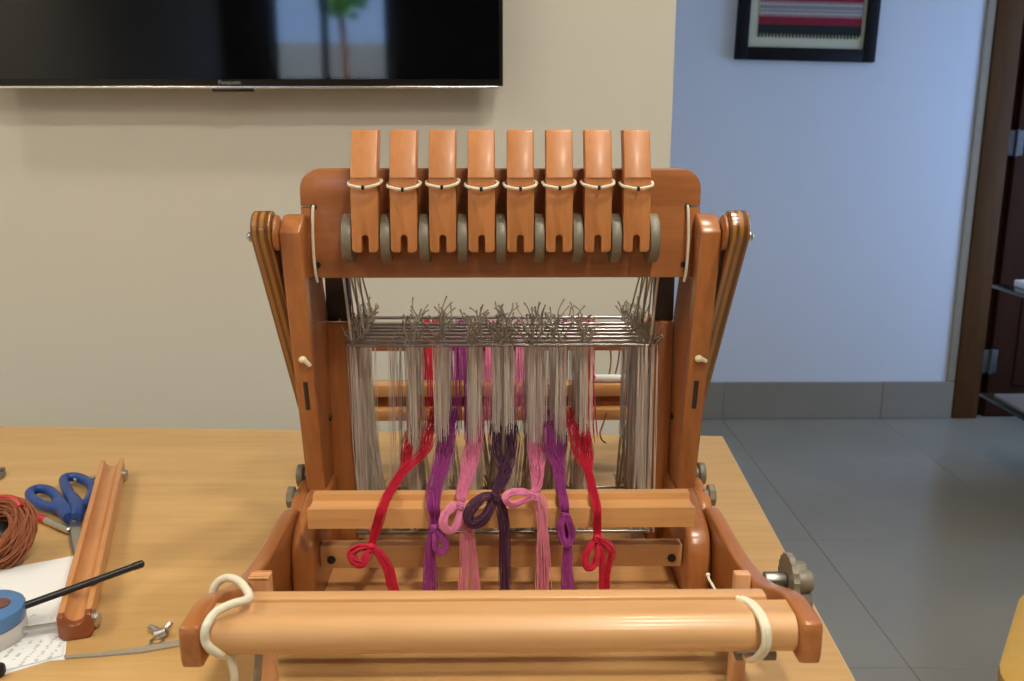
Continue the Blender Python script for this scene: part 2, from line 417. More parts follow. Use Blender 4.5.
# skirting tiles
def skirt(name, segs, label):
    root = thing(name, (0, 0, 0), label, 'baseboard'); root['kind'] = 'structure'
    for s in segs: obj('skirting_tile', box(B(), *s, 0.002, 1), 'skirt', root)
sk0, sk1 = FLOOR, FLOOR+0.178
xs = [CX+0.001, 1.03, 1.77, DX0-0.002]
skirt('baseboard_far', [(a+0.0004, b-0.0004, FY-0.014, FY-0.001, sk0+.001, sk1) for a, b in zip(xs, xs[1:])], 'grey tile skirting along the pale wall')
xs = [LWX+.02, -1.93, -1.19, -0.45, CX]
skirt('baseboard_back', [(a+0.001, b-0.001, WY-0.014, WY-0.001, sk0+.001, sk1) for a, b in zip(xs, xs[1:])], 'grey tile skirting under the television wall')
# door
door = thing('door_1', (DX0, FY, FLOOR), 'dark wooden door and frame at the right', 'door'); door['kind'] = 'structure'
FW = 0.115
obj('plaster_edge', box(B(), DX0-0.040, DX0-0.001, FY-0.012, FY+0.0, sk1+.002, CEIL-0.02, 0.003), 'plaster', door)
obj('door_frame', box(B(), DX0, DX0+FW, FY-0.02, FY+0.11, FLOOR+.001, DZ-0.001, 0.004), 'doorframe', door)
obj('door_frame', box(B(), DX1-FW, DX1, FY-0.02, FY+0.11, FLOOR+.001, DZ-0.001, 0.004), 'doorframe', door)
obj('door_frame', box(B(), DX0+FW, DX1-FW, FY-0.02, FY+0.11, DZ-FW, DZ-0.001, 0.004), 'doorframe', door)
obj('door_stop', box(B(), DX0+FW, DX0+FW+0.05, FY+0.04, FY+0.11, FLOOR+.001, DZ-FW, 0.003), 'door', door)
lf0, lf1 = DX0+FW+0.052, DX1-FW-0.01
leaf = obj('door_leaf', box(B(), lf0, lf1, FY+0.012, FY+0.052, FLOOR+0.002, DZ-FW-0.001, 0.003), 'door', door)
for z0, z1 in ((FLOOR+0.15, FLOOR+0.95), (FLOOR+1.1, FLOOR+1.95)):
    obj('door_panel', box(B(), lf0+0.11, lf1-0.11, FY+0.004, FY+0.014, z0, z1, 0.006), 'door', leaf)
for z in (-0.48, 0.51):
    h = B(); box(h, lf0-0.045, lf0+0.025, FY+0.002, FY+0.012, z-0.055, z+0.055, 0.002)
    rod(h, (lf0-0.008, FY-0.001, z-0.06), (lf0-0.008, FY-0.001, z+0.06), 0.007, 10)
    obj('hinge', h, 'hinge', door)
obj('door_handle', tube(B(), cat([(lf1-0.07, FY+0.012, 0.28), (lf1-0.07, FY-0.05, 0.28), (lf1-0.09, FY-0.06, 0.28), (lf1-0.19, FY-0.06, 0.28)]), 0.009, 10), 'steel', leaf)
struct('sky_blocker', box(B(), DX0-.2, DX1+.2, FY+0.121, FY+0.2, FLOOR, CEIL), 'door', 'dark panel added behind the door to block sky light', 'wall')  # unseen panel added to stop sky light leaking round the door
# ceiling downlights
lamp_src = None
LX, LY = (-1.85, 0.45), (-1.15, -0.25, 0.62, 1.47)  # rearmost row is added, unseen, for frontal fill on the wall
pos_words = {-1.85: 'left', 0.45: 'right'}
row_weight = {-1.15: 1.25, -0.25: 1.1, 0.62: 0.85, 1.47: 0.5}      # row powers weighted to even out the light on the wall
row_words = {-1.15: 'fourth row, added behind the viewer as fill light', -0.25: 'third row from the television', 0.62: 'second row from the television', 1.47: 'row nearest the television'}
for yy in LY:
    for xx in LX:
        t = thing('ceiling_downlight', (xx, yy, CEIL), 'round recessed downlight, %s column of the %s' % (pos_words[xx], row_words[yy]), 'lamp', 'ceiling downlights')
        if lamp_src is None:
            rb = B(); tube(rb, [(xx+0.085*math.cos(k*math.pi/16), yy+0.085*math.sin(k*math.pi/16), CEIL-0.006) for k in range(32)], 0.0058, 8, closed=True)
            ring = obj('trim_ring', rb, 'white', t); dif = obj('diffuser', disc(B(), (xx, yy, CEIL-0.003), 'z', 0.079, 0.005, 32), 'lamp', t)
            lamp_src = (ring, dif, Vector((xx, yy, CEIL)))
        else:
            for s in lamp_src[:2]: clone(s, POS[s.name]-lamp_src[2]+Vector((xx, yy, CEIL)), t)
        ld = bpy.data.lights.new('downlight', 'AREA'); ld.shape = 'DISK'; ld.size = 0.16; ld.energy = LAMP_W*row_weight[yy]*(0.8 if xx < -1 else 1.05); ld.color = LAMP_C
        ld.spread = R(150)
        lo = bpy.data.objects.new('downlight', ld); col.objects.link(lo); lo.parent = t; lo.location = (0, 0, -0.013)
# outside: a shrub seen mirrored in the screen, ground
struct('ground', box(B(), -6, 6, -12, FWY-0.4, FLOOR-0.3, FLOOR-0.2), 'concrete', 'concrete yard outside the window', 'ground')
struct('garden_wall', box(B(), -5, 5, -9.6, -9.4, FLOOR-0.2, 1.72), 'concrete', 'pale garden wall outside the small window', 'wall')
sx_, sy_ = -1.95, -8.0
sh = thing('garden_shrub', (sx_, sy_, FLOOR-0.2), 'leafy green shrub outside the small window', 'shrub')
obj('stem', tube(B(), cat([(sx_, sy_, FLOOR-0.2), (sx_+.04, sy_, 0.5), (sx_-.05, sy_, 2.3)]), [0.05]*7+[0.04]*6, 8), 'rust', sh)
bm = B(); rs = random.Random(3)
for k in range(600):
    a, b_, r_ = rs.uniform(0, 6.28), rs.uniform(-1, 1), rs.random()**0.4
    c = Vector((sx_+0.42*r_*math.cos(a)*math.sqrt(1-b_*b_), sy_+0.42*r_*math.sin(a)*math.sqrt(1-b_*b_), 2.5+0.62*r_*b_))
    n_ = Vector((rs.uniform(-1, 1), rs.uniform(-1, 1), rs.uniform(-.6, 1))).normalized(); u = n_.orthogonal().normalized(); v = n_.cross(u)
    L = rs.uniform(.07, .13)
    vv = [bm.verts.new(c+u*L), bm.verts.new(c+v*L*.4), bm.verts.new(c-u*L), bm.verts.new(c-v*L*.4)]
    bm.faces.new(vv)
tag(obj('foliage', bm, 'foliage', sh), kind='stuff')

# ------------------------------------------------------------------ the table
TA = R(-3.2)      # the table stands slightly turned
tc = Vector((0.424, 1.689, 0))     # far right corner
tdx, tdy = Vector((math.cos(TA), math.sin(TA), 0)), Vector((-math.sin(TA), math.cos(TA), 0))
def tp(u, v): p = tc - tdx*u - tdy*v; return (p.x, p.y)
table = thing('wooden_table', (tc-tdx*0.9-tdy*0.6+Vector((0, 0, FLOOR))), 'light beech table with a slim edge under the loom', 'table')
TU, TV_ = 1.75, 1.16
bm = B(); prism(bm, [tp(0.0015, 0.0015), tp(0.0015, TV_-.0015), tp(TU-.0015, TV_-.0015), tp(TU-.0015, 0.0015)], 'z', -0.03, -0.0002)
top = obj('tabletop', bm, 'table', table)
bm = B(); prism(bm, [tp(-0.001, -0.001), tp(-0.001, TV_+.001), tp(0.0015, TV_+.001), tp(0.0015, -0.001)], 'z', -0.031, 0.0, 0.0006, 1); obj('edge_band', bm, 'edge', top)
bm = B(); prism(bm, [tp(0.0015, -0.001), tp(0.0015, 0.0015), tp(TU, 0.0015), tp(TU, -0.001)], 'z', -0.031, 0.0, 0.0006, 1); obj('edge_band', bm, 'edge', top)
for u, v in ((0.09, 0.09), (0.09, TV_-.09), (TU-.09, 0.09), (TU-.09, TV_-.09)):
    bm = B(); prism(bm, [tp(u-.03, v-.03), tp(u-.03, v+.03), tp(u+.03, v+.03), tp(u+.03, v-.03)], 'z', FLOOR+0.0005, -0.09); obj('leg', bm, 'darksteel', table)
bm = B()
for (a, b_) in (((0.1, 0.08), (TU-.1, 0.10)), ((0.1, TV_-.1), (TU-.1, TV_-.08)), ((0.08, 0.1), (0.10, TV_-.1)), ((TU-.1, 0.1), (TU-.08, TV_-.1))):
    prism(bm, [tp(a[0], a[1]), tp(a[0], b_[1]), tp(b_[0], b_[1]), tp(b_[0], a[1])], 'z', -0.09, -0.03)
obj('apron', bm, 'darksteel', table)

# ------------------------------------------------------------------ the loom
loom = thing('table_loom', (0, 1.1, 0), 'orange-brown lacquered wooden table loom with eight levers on top', 'loom')
XO, XI = 0.2530, 0.2280        # posts: outer and inner side
AI, AO = 0.2532, 0.2705        # side arms: inner and outer side
# breast beam
bp = [(0.752, 0.150), (0.752, 0.166), (0.749, 0.1695)] + [(0.728, 0.170)] + arc(0.726, 0.153, 0.0175, 88, 270, 9)[0:] + [(0.745, 0.1355), (0.752, 0.139)]
beam = obj('breast_beam', prism(B(), bp, 'x', -AI+0.0005, AI-0.0005), 'pale', loom)
# front side arms
arm_top = cat([(0, .7015, .171), (0, .706, .1735), (0, .730, .1735), (0, .757, .1705), (0, .792, .158), (0, .830, .142), (0, .873, .130), (0, .930, .1215), (0, 1.0, .1195), (0, 1.055, .119), (0, 1.083, .114), (0, 1.098, .098)], 4)
armp = [(p.y, p.z) for p in arm_top] + [(1.100, 0.04), (1.085, 0.014), (1.0, 0.006), (0.94, 0.018), (0.87, 0.052), (0.80, 0.095), (0.757, 0.126), (0.738, 0.1325), (0.708, 0.1325), (0.702, 0.136), (0.700, 0.145), (0.700, 0.165)]
for s in (-1, 1):
    a = obj('side_arm', prism(B(), armp, 'x', s*AI, s*AO, 0.003, 3), 'loomy', loom)
    # rear side arm
    rp = [(1.10, 0.10), (1.12, 0.114), (1.25, 0.118), (1.40, 0.130), (1.50, 0.160), (1.53, 0.165), (1.545, 0.15), (1.53, 0.12), (1.42, 0.06), (1.30, 0.012), (1.12, 0.006), (1.102, 0.03)]
    obj('rear_arm', prism(B(), rp, 'x', s*AI, s*AO, 0.003, 2), 'loomy', loom)
    # front leg standing behind the beam
    leg = B(); box(leg, s*0.236, s*0.2525, 0.856, 0.868, 0.0, 0.1385, 0.002); obj('front_leg', leg, 'palez', loom)
    # base plate under the posts
    pp = [(1.022, 0.0), (1.020, 0.05), (1.022, 0.078)] + [(p.y, p.z) for p in cat([(0, 1.024, .084), (0, 1.031, .096), (0, 1.048, .107), (0, 1.080, .115), (0, 1.110, .119), (0, 1.126, .120)], 4)] + [(1.235, 0.120), (1.25, 0.09), (1.26, 0.0)]
    obj('side_plate', prism(B(), pp, 'x', s*0.2225, s*0.2528, 0.007, 4), 'loom', loom)
    # castle post, leaning towards the weaver
    def py(z): return 1.050 + (0.483-z)/0.363*0.083
    post = [(py(.12), .12), (py(.461), .461), (py(.464)+.002, .4645), (1.082, .4800), (1.0945, .4800), (1.0945, .402), (1.170, .402), (1.205, .33), (1.24, .12)]
    p = obj('castle_post', prism(B(), post, 'x', s*XI, s*XO, 0.0028, 3), 'loom', loom)
    # slot and peg on the front of the post
    sl = B(); c = [W(501+s*196, 378, 1.08), W(501+s*189.5, 414, 1.09)]
    z0, z1 = 0.238, 0.276
    tube(sl, [(s*0.2405, py(z0)+.0042, z0), (s*0.2405, py(z1)+.0042, z1)], 0.0052, 12); obj('slot', sl, 'dark_brown', p)
    pg = B(); ball(pg, (s*0.2395, py(.306)-.004, .306), 0.0052, 1, .9, .85); tube(pg, [(s*0.2395, py(.306)+.002, .306), (s*0.2355, py(.30)-.006, .3035), (s*0.2315, py(.29)-.006, .2980)] if s < 0 else [(s*0.2395, py(.306)+.002, .306), (s*0.2430, py(.30)-.006, .3055), (s*0.2490, py(.295)-.006, .3025)], [.0028, .0030, .0026], 8)
    obj('cord_peg', pg, 'ivory', p, label='ivory cord peg')
    bh = B(); disc(bh, (s*(XI-.0005), 1.178, .204), 'x', 0.0045, 0.004, 14); obj('bolt_head', bh, 'black', p)
    # laminated brace arm, seen edge on
    d = Vector((0, 1.335-1.058, 0.085-0.466)); d.normalize(); nrm = Vector((0, d.z, -d.y))
    ang = math.degrees(math.atan2(d.z, d.y))
    br = [(1.058+0.021*math.cos(R(ang-90-t)), 0.466+0.021*math.sin(R(ang-90-t))) for t in range(0, 181, 12)] + [(1.335+0.021*math.cos(R(ang+90-t)), 0.085+0.021*math.sin(R(ang+90-t))) for t in range(0, 181, 20)]
    b_ = obj('brace_arm', prism(B(), br, 'x', s*0.2572, s*0.2806, 0.003, 3), 'ply', loom, label='striped laminated brace arm')
    obj('washer_disc', disc(B(), (s*0.2551, 1.060, 0.462), 'x', 0.0205, 0.0040, 28, 0.0015), 'loomx', b_)
    nb = B(); ball(nb, (s*0.2850, 1.056, 0.458), 0.0056, 0.8, 1, 1); disc(nb, (s*0.2825, 1.056, .458), 'x', 0.0064, 0.002, 6); obj('dome_nut', nb, 'steel', b_)
    # shaft guide post
    g_ = obj('shaft_guide', box(B(), s*0.2020, s*0.2275, 1.190, 1.245, 0.012, 0.330, 0.002), 'loom', loom)
    obj('dark_block', box(B(), s*0.2020, s*0.2275, 1.196, 1.216, 0.3305, 0.432, 0.002), 'dark_brown', g_, label='dark block above the guide')  # dark block filling the space above the guide post
    # joint knobs
    kb = B(); kc = Vector((s*0.2730, 1.19, 0.118)); disc(kb, kc, 'x', 0.0155, 0.009, 10, 0.002); disc(kb, kc-Vector((s*0.008, 0, 0)), 'x', 0.010, 0.010, 12)
    obj('joint_knob', kb, 'greyplastic', loom, label='grey plastic knob')
    kb = B(); kc = Vector((s*0.2745, 1.135, 0.109)); disc(kb, kc, 'x', 0.0150, 0.009, 8, 0.002); disc(kb, kc-Vector((s*0.006, 0, 0)), 'x', 0.008, 0.008, 12)
    obj('joint_knob', kb, 'greyplastic', loom, label='grey plastic knob')
# castle board
def sym(pts): return pts + [(-x, z) for x, z in reversed(pts)]
half = [(0.235, 0.404), (0.235, 0.4878), (0.2195, 0.4878), (0.2195, 0.4893), (0.235, 0.4893)] + [(0.235-0.024+0.024*math.cos(R(a)), 0.5325-0.024+0.024*math.sin(R(a))) for a in range(0, 91, 10)]
board = obj('castle_board', prism(B(), sym(half), 'y', 1.095, 1.114, 0.002, 2), 'loomx', loom)
for s in (-1, 1):
    obj('board_bolt', disc(B(), (s*0.2175, 1.0945, 0.420), 'y', 0.0034, 0.003, 14), 'black', board)
    obj('cord_hole', disc(B(), (s*0.2195, 1.0945, 0.4885), 'y', 0.0034, 0.003, 14), 'black', board)
    pts = cat([(s*0.2195, 1.100, 0.489), (s*0.2195, 1.0900, 0.486), (s*0.2205, 1.0865, 0.45), (s*0.2200, 1.0880, 0.415), (s*0.2185, 1.092, 0.400)], 5)
    obj('tension_cord', tube(B(), pts, 0.0018, 8), 'cord', board, label='ivory tension cord')
# levers
def lever_mesh():
    bm = B(); w = 0.0152
    pts = [(w, 0.4435), (w, 0.525), (w, 0.5765), (-w, 0.5765), (-w, 0.525), (-w, 0.4435), (-0.0125, 0.4405), (-0.0037, 0.4405), (-0.0037, 0.4565)] + [(0.0037*math.cos(R(a)), 0.4565+0.0037*math.sin(R(a))) for a in range(150, 29, -30)] + [(0.0037, 0.4565), (0.0037, 0.4405), (0.0125, 0.4405)]
    prism(bm, pts, 'y', 1.0525, 1.079)
    bmesh.ops.bisect_plane(bm, geom=bm.verts[:]+bm.edges[:]+bm.faces[:], plane_co=(0, 0, .5245), plane_no=(0, 0, 1))
    for v in bm.verts:
        if v.co.z > 0.5247: v.co.y += (v.co.z-0.5245)*0.42
        if v.co.z < 0.5243: v.co.y -= (0.5245-v.co.z)*0.06
    es = [e for e in bm.edges if len(e.link_faces) == 2 and e.calc_face_angle(0) > R(40)]
    bmesh.ops.bevel(bm, geom=es, offset=0.0022, segments=2, profile=0.5, affect='EDGES')
    return bm
LEV = [(-154+44*k)/1000 for k in range(8)]
lev0 = obj('lever', lever_mesh(), 'lever', loom, origin=Vector((0, 1.065, 0.50)))
for k, x in enumerate(LEV):
    lv = lev0 if k == 0 else clone(lev0, (x, 1.065, 0.50), loom)
    if k == 0: place(lv, Vector((x, 1.065, 0.50)), loom)
    rr = random.Random(k)
    dz = 0.0015*rr.uniform(-1, 1); sag = 0.002+0.001*rr.random()
    bw = 0.0161
    pts = cat([(x-bw-.001, 1.075, .5185+dz), (x-bw-.0012, 1.056, .5160+dz), (x-bw+.003, 1.0488, .5148+dz), (x, 1.0478, .5135+dz-sag*.3), (x+bw-.003, 1.0488, .515+dz), (x+bw+.0012, 1.056, .5170+dz), (x+bw+.001, 1.075, .5195+dz), (x, 1.0815, .520+dz)], 4, True)
    obj('rubber_band', tube(B(), pts, 0.0018, 7, closed=True), 'cord', lv, label='ivory elastic band')
    kn = B(); box(kn, x-.0016, x+.0016, 1.0450, 1.0500, .5110+dz-sag*.3, .5160+dz-sag*.3, .0006, 1); obj('band_clip', kn, 'black', lv)
disc0 = None
for k in range(9):
    x = (k-4)*0.0440
    if disc0 is None: disc0 = obj('lever_disc', disc(B(), (x, 1.0775, 0.4535), 'x', 0.0283, 0.0118, 40, 0.002), 'greyplastic', loom, label='grey plastic disc')
    else: clone(disc0, (x, 1.0775, 0.4535), loom)
# rail behind the board which carries the lifting cords
obj('shade_board', box(B(), -0.2222, 0.2222, 1.050, 1.36, 0.006, 0.016, 0.002), 'shelf', loom)  # added board; its browner tone stands in for shade on the tabletop
obj('pulley_rail', box(B(), -0.222, 0.222, 1.1145, 1.165, 0.430, 0.475, 0.003), 'loomx', loom)
# shelf bar with a rabbet
sp_ = [(0.998, 0.1265), (1.045, 0.1265), (1.045, 0.1545), (1.031, 0.1545), (1.030, 0.1475), (1.006, 0.1475), (1.004, 0.1505), (0.998, 0.1505)]
obj('shelf_bar', prism(B(), sp_, 'x', -0.2245, 0.2245, 0.0012, 2), 'shelf', loom, label='honey-coloured grooved shelf bar')
lb = obj('lower_bar', box(B(), -0.2222, 0.2222, 1.046, 1.066, 0.052, 0.081, 0.002), 'pale', loom)
for s in (-1, 1): obj('screw_head', disc(B(), (s*0.2085, 1.0455, 0.064), 'y', 0.0052, 0.004, 14, 0.001), 'black', lb)
# rear: raised warp rail, back beam, warp roller, lower rail
obj('warp_rail', box(B(), -0.248, 0.248, 1.492, 1.512, 0.217, 0.262, 0.004), 'loomx', loom)
for s in (-1, 1): obj('rail_post', box(B(), s*0.236, s*0.2495, 1.485, 1.52, 0.14, 0.268, 0.002), 'loom', loom)
obj('back_beam', box(B(), -XO+.0005, XO-.0005, 1.470, 1.505, 0.1445, 0.1655, 0.003), 'shelf', loom)
obj('rear_lower_rail', box(B(), -XO+.0005, XO-.0005, 1.455, 1.478, 0.108, 0.1275, 0.003), 'shelf', loom)
wr = obj('warp_roller', rod(B(), (-0.2495, 1.522, 0.130), (0.2495, 1.522, 0.130), 0.019, 24), 'loomx', loom)
obj('paper_wrap', rod(B(), (-0.165, 1.522, 0.130), (0.165, 1.522, 0.130), 0.0215, 24), 'greycord', wr)
obj('cloth_roller', rod(B(), (-0.2495, 0.905, 0.066), (0.2495, 0.905, 0.066), 0.018, 24), 'loomx', loom)
# ratchet and crank knob on the right arm
kn = B(); kc = Vector((0.2960, 0.872, 0.124))
tp_ = []
for k in range(36):
    a = 2*math.pi*k/36; r_ = 0.0285 if k % 2 == 0 else 0.0265
    tp_.append((kc.y+r_*math.cos(a), kc.z+r_*math.sin(a)))
prism(kn, tp_, 'x', kc.x-0.003, kc.x+0.003)
rat = obj('ratchet_wheel', kn, 'greyplastic', loom, label='grey plastic ratchet wheel')
kn = B(); disc(kn, kc+Vector((0.010, 0, 0)), 'x', 0.018, 0.014, 8, 0.002)
for k in range(4):
    a = math.pi/4+k*math.pi/2; c = kc+Vector((0.012, 0.015*math.cos(a), 0.015*math.sin(a)-.006)); disc(kn, c, 'x', 0.0105, 0.016, 12, 0.002)
obj('hand_knob', kn, 'greyplastic', rat)
obj('axle_bolt', disc(B(), kc-Vector((0.0145, 0, 0)), 'x', 0.009, 0.022, 10, 0.001), 'darksteel', rat)
# shafts: steel bars, heddles, lifting cords
SY = [1.185+0.0228*k for k in range(8)]
def xat(px, y=440, Y=1.2): return W(px, y, Y).x
# bundles: centre pixel, half width px, number per shaft
GROUPS = [(359, 4.5, 10), (395, 2.5, 1), (412, 5, 5), (441, 6, 6), (474, 7, 6), (503, 10, 8), (536, 9, 7), (558, 6, 5), (584, 7, 6), (642, 8, 9), (651, 2, 3)]
rh = random.Random(11)
ZT, ZB = 0.300, 0.036
for k, yy in enumerate(SY):
    zt = ZT + 0.0008*rh.uniform(-1, 1) + (0.004 if k == 7 else 0)
    sh_ = obj('shaft_bar', rod(B(), (-0.2015, yy, zt), (0.2015, yy, zt), 0.0024, 10), 'bar', loom)
    obj('lower_shaft_bar', rod(B(), (-0.199, yy, ZB), (0.199, yy, ZB), 0.0024, 10), 'darksteel', sh_)
    hb = B(); tf = B()
    for gi, (gx, gw, n) in enumerate(GROUPS):
        for i in range(n):
            px = gx + rh.uniform(-gw, gw)
            x1 = xat(px); end = gi in (0, 9, 10)
            xt = x1 + rh.uniform(-.002, .002)
            xm = x1 + rh.uniform(-.002, .002)
            xb = x1 + rh.uniform(-.006-.0022*k, .006+.0022*k)*(0.5 if end else 1) + (0.008*rh.random() if gi == 0 else 0)
            for dd in (-0.0008, 0.0008):
                y_ = yy + rh.uniform(-.003, .003)
                tube(hb, cat([(xt+dd, yy+(.0030 if dd > 0 else -.0030), zt+.001), (xt*.5+xm*.5+dd, y_, zt-.06), (xm+dd*1.6, y_, .168), (xm*.5+xb*.5+dd, y_, .10), (xb+dd, yy, ZB-.002)], 2), 0.00055, 3, caps=False)
            # tips standing above the bar
            for q in range(0 if gi == 1 else (2 if (k < 2 or end) and rh.random() < .6 else 1) if rh.random() < .72 else 0):
                an = rh.uniform(-.85, .85); L = rh.uniform(.013, .027)*(1.4 if rh.random() < .35 else 1)
                b0 = Vector((xt+rh.uniform(-.003, .003), yy+rh.uniform(-.003, .003), zt-.002))
                e_ = b0+Vector((math.sin(an)*L, rh.uniform(-.008, .008), math.cos(an)*L))
                mid = (b0+e_)/2+Vector((rh.uniform(-.004, .004), rh.uniform(-.004, .004), rh.uniform(0, .003)))
                tube(tf, cat([b0, mid, e_], 3), [.0009]*5+[.0011, .0014], 4)
            # tips hanging under the lower bar
            if rh.random() < .9:
                b0 = Vector((xb, yy, ZB)); tube(tf, [b0, b0+Vector((rh.uniform(-.012, .012), -.004, rh.uniform(.006, .024)))], .0008, 3)
    tag(obj('heddles', hb, 'heddle', sh_), kind='stuff', label='grey cord heddles')
    tag(obj('heddle_tips', tf, 'tuft', sh_), kind='stuff', label='frayed grey heddle tips')
    for s in (-1, 1):
        x_ = s*(0.196-0.0022*(k % 4))
        lc = tube(B(), [(x_, yy, zt), (s*(0.2005-0.0022*((k*3) % 8)), 1.150+.005*k, 0.436)], 0.0012 if k % 3 else 0.0017, 6)
        obj('lifting_cord', lc, 'cord' if k % 3 == 0 else 'greycord', sh_)

# ------------------------------------------------------------------ warp yarn bundles tied in slip knots
def strands(bm, path, rad, n, seed, r=0.00052, nn=5, flat=0.5, closed=False, jitter=0.11, sides=3, inplane=False):
    """n yarn strands running together along a path with a changing half width"""
    rs = random.Random(seed)
    P = cat(path, nn, closed)
    RR = catf(rad, nn) if not closed else catf(rad+[rad[0]], nn)[:-1]
    for i in range(n):
        a = rs.uniform(0, 6.283); q = math.sqrt(rs.random())
        ox, oy = q*math.cos(a), q*math.sin(a)*flat
        ph = rs.uniform(0, 6.28)
        pts = []
        for j, p in enumerate(P):
            t = P[min(j+1, len(P)-1)] - P[max(j-1, 0)]
            if closed: t = P[(j+1) % len(P)]-P[j-1]
            t = t.normalized() if t.length > 1e-9 else Vector((0, 0, 1))
            sx = Vector((0, 1, 0)).cross(t) if inplane else Vector((1, 0, 0))-t*t.x; sx = sx.normalized() if sx.length > .02 else Vector((0, 0, 1))
            sy = t.cross(sx)
            w = RR[min(j, len(RR)-1)]
            jx = jitter*math.sin(ph+j*0.55); jy = jitter*math.cos(ph*1.7+j*0.4)
            pts.append(p + sx*(ox+jx)*w + sy*(oy+jy)*w)
        tube(bm, pts, r, sides, caps=False, closed=closed)
    return bm
PX = 0.00113
def yarn(mat, label, roots, path, rad, knot, loop, loop_r, tails, seed, warp_x, tailmat=None, n=60):
    base = W(*knot)
    t = thing('yarn_bundle', base, label, 'yarn', 'tied warp yarn bundles')
    bm = B()
    for i, (rt, share) in enumerate(roots):
        g0 = W(rt[0][0], 430, 1.20); pth = [Vector((g0.x, 1.335, .168)), Vector((g0.x, 1.25, .169))]+[W(*p) for p in rt]+[W(*p) for p in path]
        rd = [0.0095*(.6+share*.6)*(1.0 if len(roots) > 1 else 1.1)]*(len(rt)+2)+[r*PX for r in rad]
        strands(bm, pth, rd, int(n*share)+2, seed+i)
    tag(obj('strands', bm, mat, t), kind='stuff')
    kb = B(); kp = W(*knot)
    ring = [kp+Vector((0.0042*math.cos(a), 0.0035*math.sin(a)-.0015, 0.0014*math.sin(a*2))) for a in [k*2*math.pi/10 for k in range(10)]]
    ball(kb, kp, 0.0048, 1, .9, 1)
    for q in (-.003, 0, .003): strands(kb, [r_+Vector((0, -.0005, q)) for r_ in ring], [.0012]*10, 5, seed+9, closed=True, nn=2)
    obj('knot', kb, mat, t)
    lb_ = B(); lp = [W(*p) for p in loop]
    lp = [p+Vector((0, -0.004*math.sin(math.pi*i/len(lp)), 0)) for i, p in enumerate(lp)]
    strands(lb_, lp, [r*PX*1.05 for r in loop_r], 46, seed+20, flat=.9, nn=6, inplane=True)
    tag(obj('bow_loop', lb_, mat, t), kind='stuff')
    tb = B()
    for i, (tl, tr) in enumerate(tails): strands(tb, [W(*p) for p in tl], [r*PX for r in tr], int(52/len(tails)), seed+40+i, jitter=.14)
    tag(obj('tail', tb, tailmat or mat, t), kind='stuff')
    # the same yarn behind the heddles, over the rear rail and down to the roller
    wb = B(); rs = random.Random(seed+77)
    for (wx, ww, nw) in warp_x:
        for i in range(nw):
            px = wx+rs.uniform(-ww, ww); xx = W(px, 365, 1.5).x; x1 = xat(px+rs.uniform(-4, 4))
            yy = rs.choice(SY)
            tube(wb, cat([(x1, yy, .168+rs.uniform(-.004, .004)), (x1*.5+xx*.5, 1.40, .226), (xx, 1.495, .2640), (xx, 1.5135, .2635), (xx+rs.uniform(-.002, .002), 1.5155, .21), (xx, 1.5185, .16), (xx, 1.501, .131)], 2), 0.00065, 3, caps=False)
            for q in range(2):
                dx = rs.uniform(-ww, ww)*.0009
                tube(wb, [(xx+dx*.5, 1.5145, .262), (xx+dx, 1.516, .21), (xx+dx, 1.518, .16), (xx+dx, 1.4995, .133), (xx+dx, 1.502, .118)], .0008, 3, caps=False)
    tag(obj('warp_threads', wb, mat, t), kind='stuff')
    return t
K = 0.988
yarn('red', 'bright red yarn bundle tied in a slip knot, leftmost of the seven', [([(409, 440, 1.20), (407, 456, 1.15)], .45), ([(429, 432, 1.20), (424, 450, 1.15)], .6)],
     [(404, 470, 1.10), (392, 488, 1.045), (383, 506, K), (377, 527, K), (371, 546, K)], [6, 5.5, 5, 5, 3.5],
     (371, 547, K-.002), [(371, 547, K), (360, 547, K-.004), (352, 553, K-.004), (356, 560, K-.006), (364, 561, K-.006), (367, 553, K-.004), (371, 547, K)], [2.5, 4, 5, 5, 4.5, 4, 2.5],
     [([(371, 547, K), (379, 553, K-.002), (388, 569, K-.003), (394, 588, K-.003), (399, 612, K-.003)], [3, 4.5, 5.5, 6, 7])], 100, [(431, 9, 26)])
yarn('purple', 'purple yarn bundle hanging second from the left with a small round loop', [([(446, 440, 1.20), (444, 455, 1.15)], 1.0)],
     [(440, 470, 1.10), (434, 488, 1.045), (433, 504, K), (435, 518, K), (434, 527, K)], [9, 8, 6.5, 5.5, 3.5],
     (434, 528, K-.002), [(434, 528, K), (441, 534, K-.004), (446, 543, K-.005), (442, 551, K-.006), (436, 547, K-.006), (435, 537, K-.004), (434, 528, K)], [2.5, 3, 3, 3, 3, 3, 2.5],
     [([(433, 530, K), (431, 545, K-.001), (430, 565, K-.002), (430, 588, K-.002), (431, 612, K-.002)], [4, 5, 6, 7.5, 9])], 200, [(461, 10, 26)])
yarn('pink', 'pink yarn bundle whose drooping loop lies left of a long rose tail', [([(475, 440, 1.20), (472, 455, 1.15)], 1.0)],
     [(468, 472, 1.10), (464, 487, 1.045), (462, 497, K), (461, 503, K)], [9, 7, 5, 3.5],
     (461, 504, K-.002), [(461, 504, K), (453, 506, K-.005), (445, 514, K-.007), (444, 524, K-.008), (451, 529, K-.008), (458, 521, K-.006), (461, 505, K)], [3, 4, 4.2, 4.2, 4.2, 4, 3],
     [([(462, 506, K), (465, 520, K-.001), (465, 545, K-.002), (464, 588, K-.002), (464, 612, K-.002)], [4, 5, 5, 6, 7]), ([(464, 508, K), (469, 525, K-.001), (472, 548, K-.002), (475, 588, K-.002), (476, 612, K-.002)], [3, 4, 4, 5, 6])], 300, [(490, 6, 14), (476, 5, 4)], 'rose')
